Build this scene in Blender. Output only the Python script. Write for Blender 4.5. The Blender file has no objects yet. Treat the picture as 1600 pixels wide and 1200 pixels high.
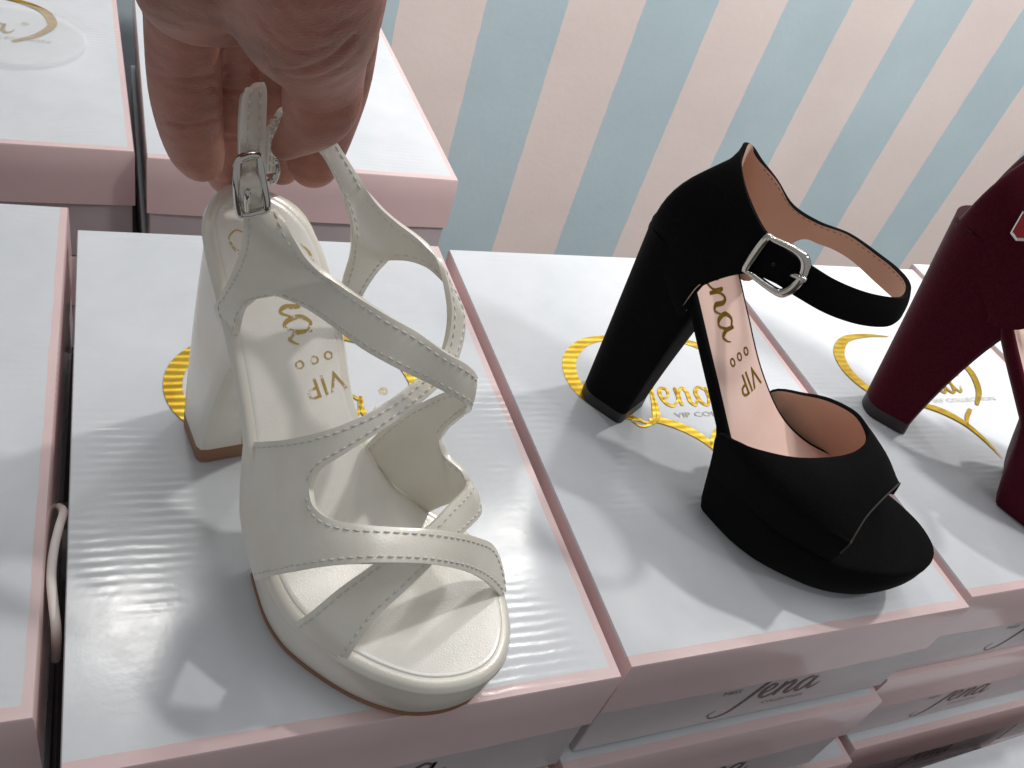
import bpy, bmesh, math, random
import numpy as np
from mathutils import Vector, Matrix, Euler, noise as mnoise
from mathutils.geometry import delaunay_2d_cdt

random.seed(7)
scene = bpy.context.scene
col = scene.collection

# ------------------------------------------------------------------ camera
F_PX = 1363.64                       # focal length in pixels of a 1600 x 1200 picture
CAM = np.array([0.0, 0.0, 0.29])
ROT = np.array([[0.91197150, -0.31092670, 0.26764263],
                [-0.02468635, -0.69279152, -0.72071526],
                [0.40951016, 0.65066465, -0.63948177]])   # rows: right, down, forward
cam_data = bpy.data.cameras.new("camera")
cam_data.sensor_fit = 'HORIZONTAL'
cam_data.sensor_width = 36.0
cam_data.lens = 36.0 * F_PX / 1600.0
cam_data.clip_start = 0.01
cam_data.clip_end = 50.0
cam_obj = bpy.data.objects.new("camera", cam_data)
col.objects.link(cam_obj)
m = Matrix.Identity(4)
for i in range(3):
    m[i][0] = ROT[0][i]; m[i][1] = -ROT[1][i]; m[i][2] = -ROT[2][i]; m[i][3] = CAM[i]
cam_obj.matrix_world = m
scene.camera = cam_obj

# ------------------------------------------------------------------ indoor light
world = bpy.data.worlds.new("World")
scene.world = world
world.use_nodes = True
bg = world.node_tree.nodes["Background"]
bg.inputs[0].default_value = (0.97, 0.98, 1.0, 1)
bg.inputs[1].default_value = 0.30


def lamp(name, loc, target, size, power, color, size_y=None):
    d = bpy.data.lights.new(name, 'AREA')
    d.energy = power
    d.color = color
    if size_y:
        d.shape = 'RECTANGLE'; d.size = size; d.size_y = size_y
    else:
        d.shape = 'DISK'; d.size = size
    o = bpy.data.objects.new(name, d)
    col.objects.link(o)
    o.location = loc
    o.rotation_euler = (Vector(target) - Vector(loc)).to_track_quat('-Z', 'Y').to_euler()
    return o


lamp("ceiling_spot", (1.42, 0.60, 1.75), (0.15, 0.22, 0), 0.11, 14, (1.0, 0.965, 0.92))
lamp("wall_spot", (0.02, 0.76, 0.92), (0.10, 0.22, 0), 0.08, 1.0, (1.0, 0.97, 0.93))
lamp("wall_spot", (0.57, 0.76, 0.84), (0.20, 0.22, 0), 0.08, 0.9, (1.0, 0.97, 0.93))
lamp("ceiling_panel", (0.45, 0.30, 1.95), (0.45, 0.30, 0), 1.0, 7, (0.97, 0.98, 1.0), 0.8)
_d = bpy.data.lights.new("wall_fill_spot", 'SPOT'); _d.energy = 132; _d.spot_size = math.radians(62); _d.spot_blend = 0.7; _d.shadow_soft_size = 0.15  # added fill lamp that brightens the wall, stands for no known fixture
_d.color = (1.0, 0.98, 0.96)
_l = bpy.data.objects.new("wall_fill_spot", _d); col.objects.link(_l); _l.location = (0.95, -0.35, 1.45)
_l.rotation_euler = (Vector((0.85, 0.83, 0.20)) - Vector(_l.location)).to_track_quat('-Z', 'Y').to_euler()

scene.view_settings.view_transform = 'Standard'
scene.view_settings.look = 'None'
scene.view_settings.exposure = 0.0
scene.view_settings.gamma = 1.0
scene.view_settings.use_curve_mapping = False


# ------------------------------------------------------------------ measuring helpers
def ray(x, y):
    v = ROT.T @ np.array([(x - 800) / F_PX, (y - 600) / F_PX, 1.0])
    return v / np.linalg.norm(v)


def at(x, y, z):
    v = ray(x, y); return CAM + v * (z - CAM[2]) / v[2]


def at_y(x, y, Y):
    v = ray(x, y); return CAM + v * (Y - CAM[1]) / v[1]


# ------------------------------------------------------------------ materials
def srgb(r, g, b):
    f = lambda c: ((c / 255 + 0.055) / 1.055) ** 2.4 if c > 10 else c / 255 / 12.92
    return (f(r), f(g), f(b), 1)


class Mat:
    def __init__(self, name):
        self.m = bpy.data.materials.new(name); self.m.use_nodes = True
        self.t = self.m.node_tree; self.b = self.t.nodes["Principled BSDF"]

    def n(self, kind, **kw):
        nd = self.t.nodes.new(kind)
        for k, v in kw.items(): setattr(nd, k, v)
        return nd

    def link(self, a, b): self.t.links.new(a, b)

    def set(self, **kw):
        names = dict(col='Base Color', rough='Roughness', metal='Metallic', spec='Specular IOR Level', coat='Coat Weight',
                     coatr='Coat Roughness', sheen='Sheen Weight', sheenr='Sheen Roughness', sheent='Sheen Tint',
                     sss='Subsurface Weight', sssr='Subsurface Radius', ssss='Subsurface Scale', trans='Transmission Weight', ior='IOR')
        for k, v in kw.items(): self.b.inputs[names[k]].default_value = v
        return self

    def coords(self, kind='Object'):
        return self.n('ShaderNodeTexCoord').outputs[kind]

    def noise(self, scale, detail=4, rough=0.55, vec=None):
        nd = self.n('ShaderNodeTexNoise'); nd.inputs['Scale'].default_value = scale
        nd.inputs['Detail'].default_value = detail; nd.inputs['Roughness'].default_value = rough
        self.link(vec or self.coords(), nd.inputs['Vector']); return nd.outputs['Fac']

    def ramp(self, fac, stops):
        nd = self.n('ShaderNodeValToRGB'); e = nd.color_ramp.elements
        while len(e) > 1: e.remove(e[0])
        e[0].position, e[0].color = stops[0]
        for p, c in stops[1:]:
            x = e.new(p); x.color = c
        self.link(fac, nd.inputs['Fac']); return nd.outputs['Color']

    def math(self, op, a, b=None, c=None, clamp=False):
        nd = self.n('ShaderNodeMath', operation=op, use_clamp=clamp)
        for i, v in enumerate((a, b, c)):
            if v is None: continue
            if isinstance(v, (int, float)): nd.inputs[i].default_value = v
            else: self.link(v, nd.inputs[i])
        return nd.outputs[0]

    def mix(self, fac, a, b):
        nd = self.n('ShaderNodeMix', data_type='RGBA')
        for i, v in ((0, fac), (6, a), (7, b)):
            if isinstance(v, (int, float, tuple)): nd.inputs[i].default_value = v
            else: self.link(v, nd.inputs[i])
        return nd.outputs[2]

    def bump(self, height, dist, strength=1.0, prev=None):
        nd = self.n('ShaderNodeBump'); nd.inputs['Distance'].default_value = dist; nd.inputs['Strength'].default_value = strength
        self.link(height, nd.inputs['Height'])
        if prev: self.link(prev, nd.inputs['Normal'])
        return nd.outputs['Normal']

    def base(self, c): self.link(c, self.b.inputs['Base Color']); return self

    def rough(self, c): self.link(c, self.b.inputs['Roughness']); return self

    def normal(self, c): self.link(c, self.b.inputs['Normal']); return self


PINK = srgb(222, 192, 191)
LIDW = srgb(226, 229, 233)
BOX_W, BOX_L, LID_H, BOX_H = 0.1965, 0.2867, 0.0385, 0.080


def lid_material():
    M = Mat("printed_lid_paper"); M.set(rough=0.3, spec=0.5)
    co = M.coords(); sx = M.n('ShaderNodeSeparateXYZ'); M.link(co, sx.inputs[0])
    x, y, z = sx.outputs
    wob = M.math('MULTIPLY', M.math('SUBTRACT', M.noise(60), 0.5), 0.0016)
    fx = M.math('GREATER_THAN', M.math('ADD', x, wob), BOX_W - 0.0038)
    fy = M.math('LESS_THAN', M.math('ADD', y, wob), 0.0052)
    side = M.math('LESS_THAN', z, -0.0014)
    pk = M.math('MAXIMUM', M.math('MAXIMUM', fx, fy), side)
    scuff = M.ramp(M.noise(14, 6, 0.65), [(0.3, srgb(206, 210, 215)), (0.7, srgb(220, 223, 227))])
    pinkv = M.ramp(M.noise(9, 5, 0.6), [(0.3, srgb(216, 190, 190)), (0.7, srgb(228, 204, 203))])
    fadx = M.ramp(M.noise(30, 6, 0.7), [(0.60, (0, 0, 0, 1)), (0.72, (1, 1, 1, 1))])
    # worn flecks of pink where stacked lids rubbed off near the front edge
    band = M.math('MULTIPLY', M.math('LESS_THAN', y, 0.032), M.math('GREATER_THAN', y, 0.018))
    rub = M.math('MULTIPLY', M.math('MULTIPLY', band, fadx), 0.35)
    c = M.mix(rub, scuff, PINK)
    M.base(M.mix(pk, c, pinkv))
    M.rough(M.ramp(M.noise(25, 5, 0.7), [(0.3, (0.13, 0.13, 0.13, 1)), (0.75, (0.26, 0.26, 0.26, 1))]))
    # flutes of the corrugated board telegraphing through the laminated paper
    mp = M.n('ShaderNodeMapping'); M.link(co, mp.inputs[0]); mp.inputs['Rotation'].default_value = (0, 0, 0.03)
    wv = M.n('ShaderNodeTexWave', wave_type='BANDS', bands_direction='Y'); wv.inputs['Scale'].default_value = 72
    wv.inputs['Distortion'].default_value = 1.6; wv.inputs['Detail'].default_value = 2.5; wv.inputs['Detail Scale'].default_value = 1.2
    M.link(mp.outputs[0], wv.inputs['Vector'])
    amp = M.ramp(M.noise(10, 3), [(0.49, (0.02, 0.02, 0.02, 1)), (0.63, (1, 1, 1, 1))])
    hgt = M.math('MULTIPLY', wv.outputs['Fac'], amp)
    hgt = M.math('ADD', hgt, M.math('MULTIPLY', M.noise(420, 3, 0.6), 0.16))
    M.normal(M.bump(hgt, 0.00014, 0.9))
    return M.m


def body_material():
    M = Mat("grey_box_board"); M.set(rough=0.33)
    M.base(M.ramp(M.noise(12, 5, 0.6), [(0.3, srgb(186, 178, 181)), (0.7, srgb(203, 196, 198))]))
    M.normal(M.bump(M.noise(300, 3), 0.0001, 0.6))
    return M.m


def gold_material():
    M = Mat("gold_foil"); M.set(metal=1.0, rough=0.36, col=srgb(214, 178, 62))
    M.base(M.ramp(M.noise(90, 3), [(0.35, srgb(196, 158, 50)), (0.7, srgb(232, 200, 84))]))
    wv = M.n('ShaderNodeTexWave', wave_type='BANDS', bands_direction='Y'); wv.inputs['Scale'].default_value = 72
    wv.inputs['Distortion'].default_value = 1.0; M.link(M.coords(), wv.inputs['Vector'])
    M.normal(M.bump(wv.outputs['Fac'], 0.00022, 0.6))
    return M.m


def broken_foil():
    M = Mat("broken_gold_foil"); M.set(metal=0.9, rough=0.35, col=srgb(206, 176, 100))
    M.link(M.ramp(M.noise(260, 4, 0.7), [(0.40, (0, 0, 0, 1)), (0.52, (0.9, 0.9, 0.9, 1))]), M.b.inputs['Alpha'])  # noise in the alpha breaks the gold into patches
    return M.m


def plain(name, c, rough, **kw):
    M = Mat(name); M.set(col=c, rough=rough, **kw); return M.m


def pearl_leather(name, c1, c2, rough=0.30):
    M = Mat(name); M.set(rough=rough, spec=0.55, coat=0.45, coatr=0.16, metal=0.08)
    M.base(M.ramp(M.noise(40, 4), [(0.3, c1), (0.7, c2)]))
    vo = M.n('ShaderNodeTexVoronoi', feature='DISTANCE_TO_EDGE'); vo.inputs['Scale'].default_value = 950
    M.link(M.coords(), vo.inputs['Vector'])
    h = M.math('ADD', M.math('MULTIPLY', vo.outputs['Distance'], 0.8), M.math('MULTIPLY', M.noise(160, 4), 1.2))
    M.normal(M.bump(h, 0.00011, 0.65))
    return M.m


def suede(name, c1, c2, sheen, scale=700):
    M = Mat(name); M.set(rough=0.95, spec=0.08, sheen=sheen, sheenr=0.35)
    M.base(M.ramp(M.noise(scale, 4, 0.7), [(0.3, c1), (0.75, c2)]))
    M.normal(M.bump(M.noise(1400, 4, 0.7), 0.0003, 0.6))
    return M.m


def nude_lining(name, c1, c2):
    M = Mat(name); M.set(rough=0.55, spec=0.3)
    M.base(M.ramp(M.noise(30, 4), [(0.3, c1), (0.7, c2)]))
    M.normal(M.bump(M.noise(900, 3), 0.00012, 0.6))
    return M.m


def skin_material():
    M = Mat("skin"); M.set(rough=0.5, spec=0.4, sss=0.06, ssss=0.003)
    M.b.inputs['Subsurface Radius'].default_value = (1.0, 0.35, 0.2)
    n1 = M.noise(45, 5, 0.6)
    M.base(M.ramp(n1, [(0.3, srgb(148, 92, 76)), (0.5, srgb(174, 116, 98)), (0.72, srgb(192, 132, 114))]))
    vo = M.n('ShaderNodeTexVoronoi', feature='DISTANCE_TO_EDGE'); vo.inputs['Scale'].default_value = 520
    mp = M.n('ShaderNodeMapping'); mp.inputs['Scale'].default_value = (1.0, 1.0, 2.2); M.link(M.coords(), mp.inputs[0])
    M.link(mp.outputs[0], vo.inputs['Vector'])
    wv = M.n('ShaderNodeTexWave', wave_type='BANDS', bands_direction='Z'); wv.inputs['Scale'].default_value = 45
    wv.inputs['Distortion'].default_value = 9; wv.inputs['Detail'].default_value = 3; wv.inputs['Detail Scale'].default_value = 0.7
    M.link(M.coords(), wv.inputs['Vector'])
    h = M.math('ADD', M.math('MULTIPLY', vo.outputs['Distance'], 0.5),
               M.math('ADD', M.math('MULTIPLY', M.noise(220, 5, 0.65), 0.8), M.math('MULTIPLY', wv.outputs['Fac'], 0.35)))
    M.normal(M.bump(h, 0.0007, 0.7))
    return M.m


MAT = dict(
    lid=lid_material(), body=body_material(), gold=gold_material(),
    foil=broken_foil(), ink=plain("brown_print", srgb(112, 92, 86), 0.35), faint=plain("pale_print", srgb(176, 170, 160), 0.4),
    pearl=pearl_leather("pearl_leather", srgb(225, 220, 207), srgb(236, 232, 221)),
    cream=pearl_leather("cream_lining", srgb(214, 208, 192), srgb(226, 220, 206), 0.5),
    sock=pearl_leather("pearl_insole_leather", srgb(230, 227, 219), srgb(240, 237, 230), 0.30),
    thread=plain("grey_thread", srgb(218, 214, 206), 0.7),
    brown=plain("brown_sole", srgb(150, 108, 82), 0.5),
    chrome=plain("chrome", srgb(205, 202, 196), 0.12, metal=1.0),
    black=suede("black_suede", (0.0035, 0.0036, 0.004, 1), (0.006, 0.006, 0.007, 1), 0.03),
    black_tip=plain("black_heel_rubber", (0.012, 0.012, 0.012, 1), 0.4),
    nude=nude_lining("nude_lining", srgb(208, 168, 146), srgb(220, 182, 160)),
    nude_sock=nude_lining("nude_insole", srgb(226, 194, 182), srgb(234, 204, 192)),
    wine=suede("wine_suede", srgb(62, 14, 26), srgb(82, 22, 37), 0.25),
    wine_dark=plain("wine_heel_rubber", (0.02, 0.012, 0.014, 1), 0.45),
    skin=skin_material(), tan_thread=plain('tan_thread', srgb(150, 110, 86), 0.8), binding=plain('dark_binding', srgb(58, 50, 46), 0.8),
)


# ------------------------------------------------------------------ scene helpers
def tag(o, label=None, cat=None, group=None, kind=None):
    if label: o["label"] = label
    if cat: o["category"] = cat
    if group: o["group"] = group
    if kind: o["kind"] = kind
    return o


def empty(name, loc=(0, 0, 0), rz=0.0):
    o = bpy.data.objects.new(name, None); col.objects.link(o)
    o.location = loc; o.rotation_euler = (0, 0, rz); o.empty_display_size = 0.02
    return o


def link_mesh(name, me, mats, parent=None, smooth=True, keep=True):
    """parts are modelled in world units; the parent's transform is taken out so they stay where they are"""
    for mm in (mats if isinstance(mats, (list, tuple)) else [mats]): me.materials.append(mm)
    o = bpy.data.objects.new(name, me); col.objects.link(o)
    if smooth:
        for p in me.polygons: p.use_smooth = True
    if parent:
        o.parent = parent
        if keep:
            bpy.context.view_layer.update()
            o.matrix_parent_inverse = parent.matrix_world.inverted()
    return o


def mesh_from(verts, faces, name="mesh"):
    me = bpy.data.meshes.new(name)
    me.from_pydata([tuple(map(float, v)) for v in verts], [], faces); me.update()
    return me


def sharp(o, deg=35):
    me = o.data
    bm = bmesh.new(); bm.from_mesh(me)
    for e in bm.edges:
        if len(e.link_faces) == 2 and e.calc_face_angle(0) > math.radians(deg): e.smooth = False
    bm.to_mesh(me); bm.free()


def cr(pts, n=6, closed=False, corners=()):
    """Catmull-Rom through control points, n samples a segment; corners break the tangent"""
    P = [np.asarray(p, float) for p in pts]; N = len(P); out = []
    segs = N if closed else N - 1
    for i in range(segs):
        p1, p2 = P[i], P[(i + 1) % N]
        p0 = P[i - 1] if (i > 0 or closed) and i not in corners else 2 * p1 - p2
        p3 = P[(i + 2) % N] if (i + 2 < N or closed) and (i + 1) not in corners else 2 * p2 - p1
        for k in range(n):
            t = k / n
            out.append(0.5 * ((2 * p1) + (-p0 + p2) * t + (2 * p0 - 5 * p1 + 4 * p2 - p3) * t * t + (-p0 + 3 * p1 - 3 * p2 + p3) * t ** 3))
    if not closed: out.append(P[-1])
    return np.array(out)


def resample(P, n, closed=False):
    P = np.asarray(P, float)
    Q = np.vstack([P, P[:1]]) if closed else P
    d = np.r_[0, np.cumsum(np.linalg.norm(np.diff(Q, axis=0), axis=1))]
    t = np.linspace(0, d[-1], n + 1 if closed else n)
    R = np.stack([np.interp(t, d, Q[:, k]) for k in range(Q.shape[1])], 1)
    return R[:-1] if closed else R


def tube(path, r, seg=8, closed=False, cap=True):
    """round tube along a path; r a number or a list"""
    P = np.asarray(path, float); N = len(P); r = np.full(N, r) if np.isscalar(r) else np.asarray(r)
    T = np.gradient(P, axis=0) if not closed else (np.roll(P, -1, 0) - np.roll(P, 1, 0))
    T /= np.linalg.norm(T, axis=1)[:, None] + 1e-12
    up = np.array([0, 0, 1.0]) if abs(T[0][2]) < 0.9 else np.array([1.0, 0, 0])
    u = np.cross(T[0], up); u /= np.linalg.norm(u)
    V = []
    for i in range(N):
        u = u - T[i] * (u @ T[i]); u /= np.linalg.norm(u); w = np.cross(T[i], u)
        for k in range(seg):
            a = 2 * math.pi * k / seg; V.append(P[i] + r[i] * (math.cos(a) * u + math.sin(a) * w))
    Fc = []
    for i in range(N if closed else N - 1):
        j = (i + 1) % N
        for k in range(seg):
            k2 = (k + 1) % seg; Fc.append((i * seg + k, i * seg + k2, j * seg + k2, j * seg + k))
    if not closed and cap:
        Fc.append(tuple(range(seg))[::-1]); Fc.append(tuple((N - 1) * seg + k for k in range(seg)))
    return V, Fc


class Acc:
    """collects pieces into one mesh"""
    def __init__(self): self.v, self.f = [], []

    def add(self, vf):
        o = len(self.v); self.v += [tuple(p) for p in vf[0]]; self.f += [tuple(i + o for i in q) for q in vf[1]]

    def mesh(self): return mesh_from(self.v, self.f)


def stroke(pts, widths, n=8):
    """flat brush stroke in a plane: centre points and widths -> strip of quads (2-D)"""
    P = cr([np.array(p, float) for p in pts], n)
    W = cr([np.array([w]) for w in widths], n)[:, 0]
    T = np.gradient(P, axis=0); T /= np.linalg.norm(T, axis=1)[:, None] + 1e-12
    Nn = np.stack([-T[:, 1], T[:, 0]], 1)
    A, B = P + Nn * W[:, None] / 2, P - Nn * W[:, None] / 2
    V = []
    for a, b in zip(A, B): V += [a, b]
    return V, [(2 * i, 2 * i + 1, 2 * i + 3, 2 * i + 2) for i in range(len(P) - 1)]


def script_word():
    """the handwritten word of the box: strokes in letter units, baseline y = 0, x-height about 0.62"""
    S = []
    S.append(([(0.10, 0.96), (0.34, 1.10), (0.62, 1.04), (0.46, 0.55), (0.26, 0.0), (0.02, -0.46), (-0.34, -0.62), (-0.52, -0.42), (-0.40, -0.22)],
              [0.03, 0.06, 0.09, 0.10, 0.10, 0.08, 0.05, 0.04, 0.02]))
    S.append(([(0.62, 0.22), (0.84, 0.36), (0.90, 0.56), (0.76, 0.62), (0.64, 0.42), (0.66, 0.12), (0.80, 0.0), (1.0, 0.14), (1.08, 0.3)],
              [0.04, 0.06, 0.08, 0.08, 0.11, 0.11, 0.08, 0.05, 0.04]))
    S.append(([(1.08, 0.3), (1.16, 0.60), (1.12, 0.30), (1.08, 0.0)], [0.04, 0.09, 0.11, 0.08]))
    S.append(([(1.10, 0.10), (1.22, 0.46), (1.38, 0.61), (1.44, 0.44), (1.38, 0.12), (1.48, 0.0), (1.62, 0.2)], [0.03, 0.06, 0.09, 0.11, 0.11, 0.07, 0.04]))
    S.append(([(2.02, 0.52), (1.86, 0.62), (1.68, 0.40), (1.70, 0.08), (1.84, 0.0), (2.00, 0.30), (2.06, 0.60)], [0.07, 0.08, 0.11, 0.11, 0.07, 0.06, 0.05]))
    S.append(([(2.06, 0.60), (2.02, 0.24), (2.10, 0.02), (2.24, 0.12), (2.32, 0.28)], [0.08, 0.11, 0.09, 0.05, 0.02]))
    A = Acc()
    for p, w in S: A.add(stroke(p, w))
    return A


def text_mesh(body, size, align='LEFT'):
    cu = bpy.data.curves.new("text", 'FONT'); cu.body = body; cu.size = size; cu.align_x = align; cu.resolution_u = 2
    o = bpy.data.objects.new("text", cu); col.objects.link(o)
    dg = bpy.context.evaluated_depsgraph_get()
    me = bpy.data.meshes.new_from_object(o.evaluated_get(dg))
    V = [np.array([v.co.x, v.co.y]) for v in me.vertices]; Fc = [tuple(p.vertices) for p in me.polygons]
    bpy.data.objects.remove(o); bpy.data.meshes.remove(me); bpy.data.curves.remove(cu)
    return V, Fc


# ------------------------------------------------------------------ the setting
def build_setting():
    w = mesh_from([(-1.6, 0.83, -0.6), (2.6, 0.83, -0.6), (2.6, 0.83, 1.4), (-1.6, 0.83, 1.4),
                   (-1.6, 0.93, -0.6), (2.6, 0.93, -0.6), (2.6, 0.93, 1.4), (-1.6, 0.93, 1.4)],
                  [(0, 1, 2, 3), (5, 4, 7, 6), (1, 5, 6, 2), (4, 0, 3, 7), (3, 2, 6, 7), (4, 5, 1, 0)])
    M = Mat("striped_wall_paint"); M.set(rough=0.55, spec=0.3)
    sx = M.n('ShaderNodeSeparateXYZ'); M.link(M.coords(), sx.inputs[0])
    wob = M.math('MULTIPLY', M.math('SUBTRACT', M.noise(55, 5, 0.7), 0.5), 0.0035)
    ph = M.math('FRACT', M.math('DIVIDE', M.math('ADD', M.math('SUBTRACT', sx.outputs[0], 0.3395 - 0.1736 * 20), wob), 0.1736))
    f = M.math('LESS_THAN', ph, 0.5)
    pk = M.ramp(M.noise(8, 5, 0.6), [(0.3, srgb(214, 201, 196)), (0.7, srgb(222, 209, 204))])
    bl = M.ramp(M.noise(8, 5, 0.6), [(0.3, srgb(170, 189, 196)), (0.7, srgb(180, 198, 204))])
    M.base(M.mix(f, pk, bl))
    M.normal(M.bump(M.noise(140, 5, 0.6), 0.0004, 0.5))
    tag(link_mesh("wall", w, M.m, smooth=False), kind="structure")
    t = mesh_from([(-1.2, -0.6, -0.3332), (2.6, -0.6, -0.3332), (2.6, 0.83, -0.3332), (-1.2, 0.83, -0.3332)], [(0, 1, 2, 3)])
    tm = Mat("dark_table_paint"); tm.set(rough=0.6)
    tm.base(tm.ramp(tm.noise(10, 4), [(0.3, srgb(60, 54, 54)), (0.7, srgb(76, 70, 69))]))
    tag(link_mesh("table_surface", t, tm.m, smooth=False), kind="structure")
    for x0, x1, y0, y1, z1 in ((-0.22, 0.39, 0.16, 0.42, -0.2522), (-0.19, 0.21, 0.51, 0.78, -0.1705)):
        me = mesh_from([(x, y, z) for z in (-0.3332, z1) for x, y in ((x0, y0), (x1, y0), (x1, y1), (x0, y1))],
                       [(3, 2, 1, 0), (4, 5, 6, 7), (0, 1, 5, 4), (1, 2, 6, 5), (2, 3, 7, 6), (3, 0, 4, 7)])
        tag(link_mesh("plinth", me, tm.m, smooth=False), kind="structure")


build_setting()


# ------------------------------------------------------------------ shoe boxes
def rounded_box(x0, x1, y0, y1, z0, z1, r=0.0012, seg=2):
    bm = bmesh.new()
    bmesh.ops.create_cube(bm, size=1)
    for v in bm.verts:
        v.co = Vector(((x0 + x1) / 2 + v.co.x * (x1 - x0), (y0 + y1) / 2 + v.co.y * (y1 - y0), (z0 + z1) / 2 + v.co.z * (z1 - z0)))
    bmesh.ops.bevel(bm, geom=list(bm.edges), offset=r, segments=seg, affect='EDGES', profile=0.5)
    me = bpy.data.meshes.new("box"); bm.to_mesh(me); bm.free(); return me


def lid_mesh(seed):
    """lid as a folded tray: thin walls round the body, top slightly sagging, tucked corners"""
    rnd = random.Random(seed)
    W, L, H, t, r = BOX_W, BOX_L, LID_H, 0.0016, 0.0011
    bm = bmesh.new()
    bmesh.ops.create_grid(bm, x_segments=16, y_segments=22, size=0.5)
    sag = 0.0007 * rnd.uniform(0.4, 1.2)
    for v in bm.verts:
        x, y = v.co.x + 0.5, v.co.y + 0.5
        v.co = Vector((x * W, y * L, -sag * math.sin(math.pi * x) * math.sin(math.pi * y)))
    edges = [e for e in bm.edges if e.is_boundary]
    prev = edges
    for dx, dz in ((0.0, -r), (0.0, -H / 2 + r), (0.0, -H / 2)):
        ret = bmesh.ops.extrude_edge_only(bm, edges=prev)
        vs = [g for g in ret['geom'] if isinstance(g, bmesh.types.BMVert)]
        prev = [g for g in ret['geom'] if isinstance(g, bmesh.types.BMEdge) and all(v in vs for v in g.verts)]
        for v in vs:
            v.co.z += dz
            bow = 0.0012 * rnd.uniform(0.8, 1.1) if dz == -H / 2 else 0.0
            if dz == -H / 2:
                v.co.z = -H
                if abs(v.co.y) < 1e-5: v.co.y -= bow * math.sin(math.pi * v.co.x / W)
    # round the top edge: pull the outermost ring in and the first skirt ring stays
    for v in bm.verts:
        if v.co.z > -0.0009:
            if v.co.x < 1e-5: v.co.x += 0.0005
            if v.co.x > W - 1e-5: v.co.x -= 0.0005
            if v.co.y < 1e-5: v.co.y += 0.0005
            if v.co.y > L - 1e-5: v.co.y -= 0.0005
    bmesh.ops.recalc_face_normals(bm, faces=bm.faces)
    if sum(f.normal.z * f.calc_area() for f in bm.faces) < 0: bmesh.ops.reverse_faces(bm, faces=bm.faces)
    me = bpy.data.meshes.new("lid"); bm.to_mesh(me); bm.free(); return me


def box_local(bx, px, py):
    P = at(px, py, bx[2]); c, s = math.cos(bx[3]), math.sin(bx[3]); d = P[:2] - np.array(bx[:2])
    return (c * d[0] + s * d[1], -s * d[0] + c * d[1])


BM = (-0.0196, 0.1304, 0.0, -0.0048)
BB = (0.1863, 0.1354, -0.0064, -0.0054)
BC = (0.3938, 0.1411, -0.0104, -0.0058)


def lid_logo_mesh():
    A = Acc()
    A.add(stroke([(.1035, .2030), (.0830, .2040), (.0610, .2000), (.0455, .1865), (.0402, .1700), (.0435, .1540), (.0530, .1430), (.0690, .1360)],
                 [.0008, .0034, .0060, .0078, .0080, .0072, .0050, .0022], 10))
    A.add(stroke([(.0660, .1372), (.0725, .1338), (.0795, .1362), (.0832, .1450), (.0850, .1560), (.0835, .1680)], [.0012, .0019, .0022, .0022, .0016, .0008], 8))
    A.add(stroke([(.0740, .1362), (.0840, .1338), (.0950, .1270), (.1035, .1160), (.1072, .1020), (.1080, .0870)], [.0018, .0052, .0062, .0048, .0028, .0005], 8))
    A.add(stroke([(.1140, .2030), (.1265, .2012), (.1370, .1968), (.1470, .1875), (.1515, .1755), (.1515, .1630), (.1425, .1465), (.1285, .1335)],
                 [.0008, .0040, .0060, .0068, .0066, .0056, .0042, .0024], 8))
    A.add(stroke([(.1190, .1300), (.1090, .1225), (.1020, .1140)], [.0028, .0026, .0008], 5))
    k = 0.0232; o = (.0755, .1458)
    wd = script_word()
    A.add(([np.array([o[0] + k * p[0], o[1] + k * p[1]]) for p in wd.v], wd.f))
    rx, ry = 0.1355, 0.1632
    ring = [(rx + 0.0019 * math.cos(a), ry + 0.0019 * math.sin(a)) for a in np.linspace(0, 2 * math.pi, 13)]
    A.add(stroke(ring, [0.0004] * 13, 2))
    tv, tf = text_mesh("R", 0.0026); A.add(([(v[0] + rx - 0.0009, v[1] + ry - 0.0009) for v in tv], tf))
    return mesh_from([(v[0], v[1], 0.0) for v in A.v], A.f), (0.0920, 0.1370)


LOGO_ME, CAP_POS = lid_logo_mesh()
_tv, _tf = text_mesh("VIP COLLECTION", 0.0052)
_tw = 0.059 / max(v[0] for v in _tv)
CAP_ME = mesh_from([(v[0] * _tw + CAP_POS[0], v[1] + CAP_POS[1], 0.0) for v in _tv], _tf)


def front_logo_mesh():
    A = Acc(); k = 0.021
    wd = script_word()
    A.add(([(k * v[0] * 1.05, k * v[1]) for v in wd.v], wd.f))
    for body, size, ox, oy in (("MISS", 0.0048, -0.013, 0.011), ("COLLECTION", 0.0036, 0.020, -0.0075)):
        tv, tf = text_mesh(body, size); A.add(([(v[0] * 1.2 + ox, v[1] + oy) for v in tv], tf))
    return mesh_from([(v[0] + 0.085, 0.0, v[1]) for v in A.v], A.f)


FRONT_ME = front_logo_mesh()
for me_, mt_ in ((LOGO_ME, MAT['gold']), (CAP_ME, MAT['faint']), (FRONT_ME, MAT['ink'])): me_.materials.append(mt_)
LID_MES = [lid_mesh(s) for s in range(4)]
for me_ in LID_MES:
    me_.materials.append(MAT['lid'])
    for p in me_.polygons: p.use_smooth = True
BODY_ME = rounded_box(0.0016, BOX_W - 0.0016, 0.0016, BOX_L - 0.0016, -BOX_H + 0.0006, -LID_H + 0.012, 0.0008)
BODY_ME.materials.append(MAT['body'])
NBOX = 0


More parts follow.
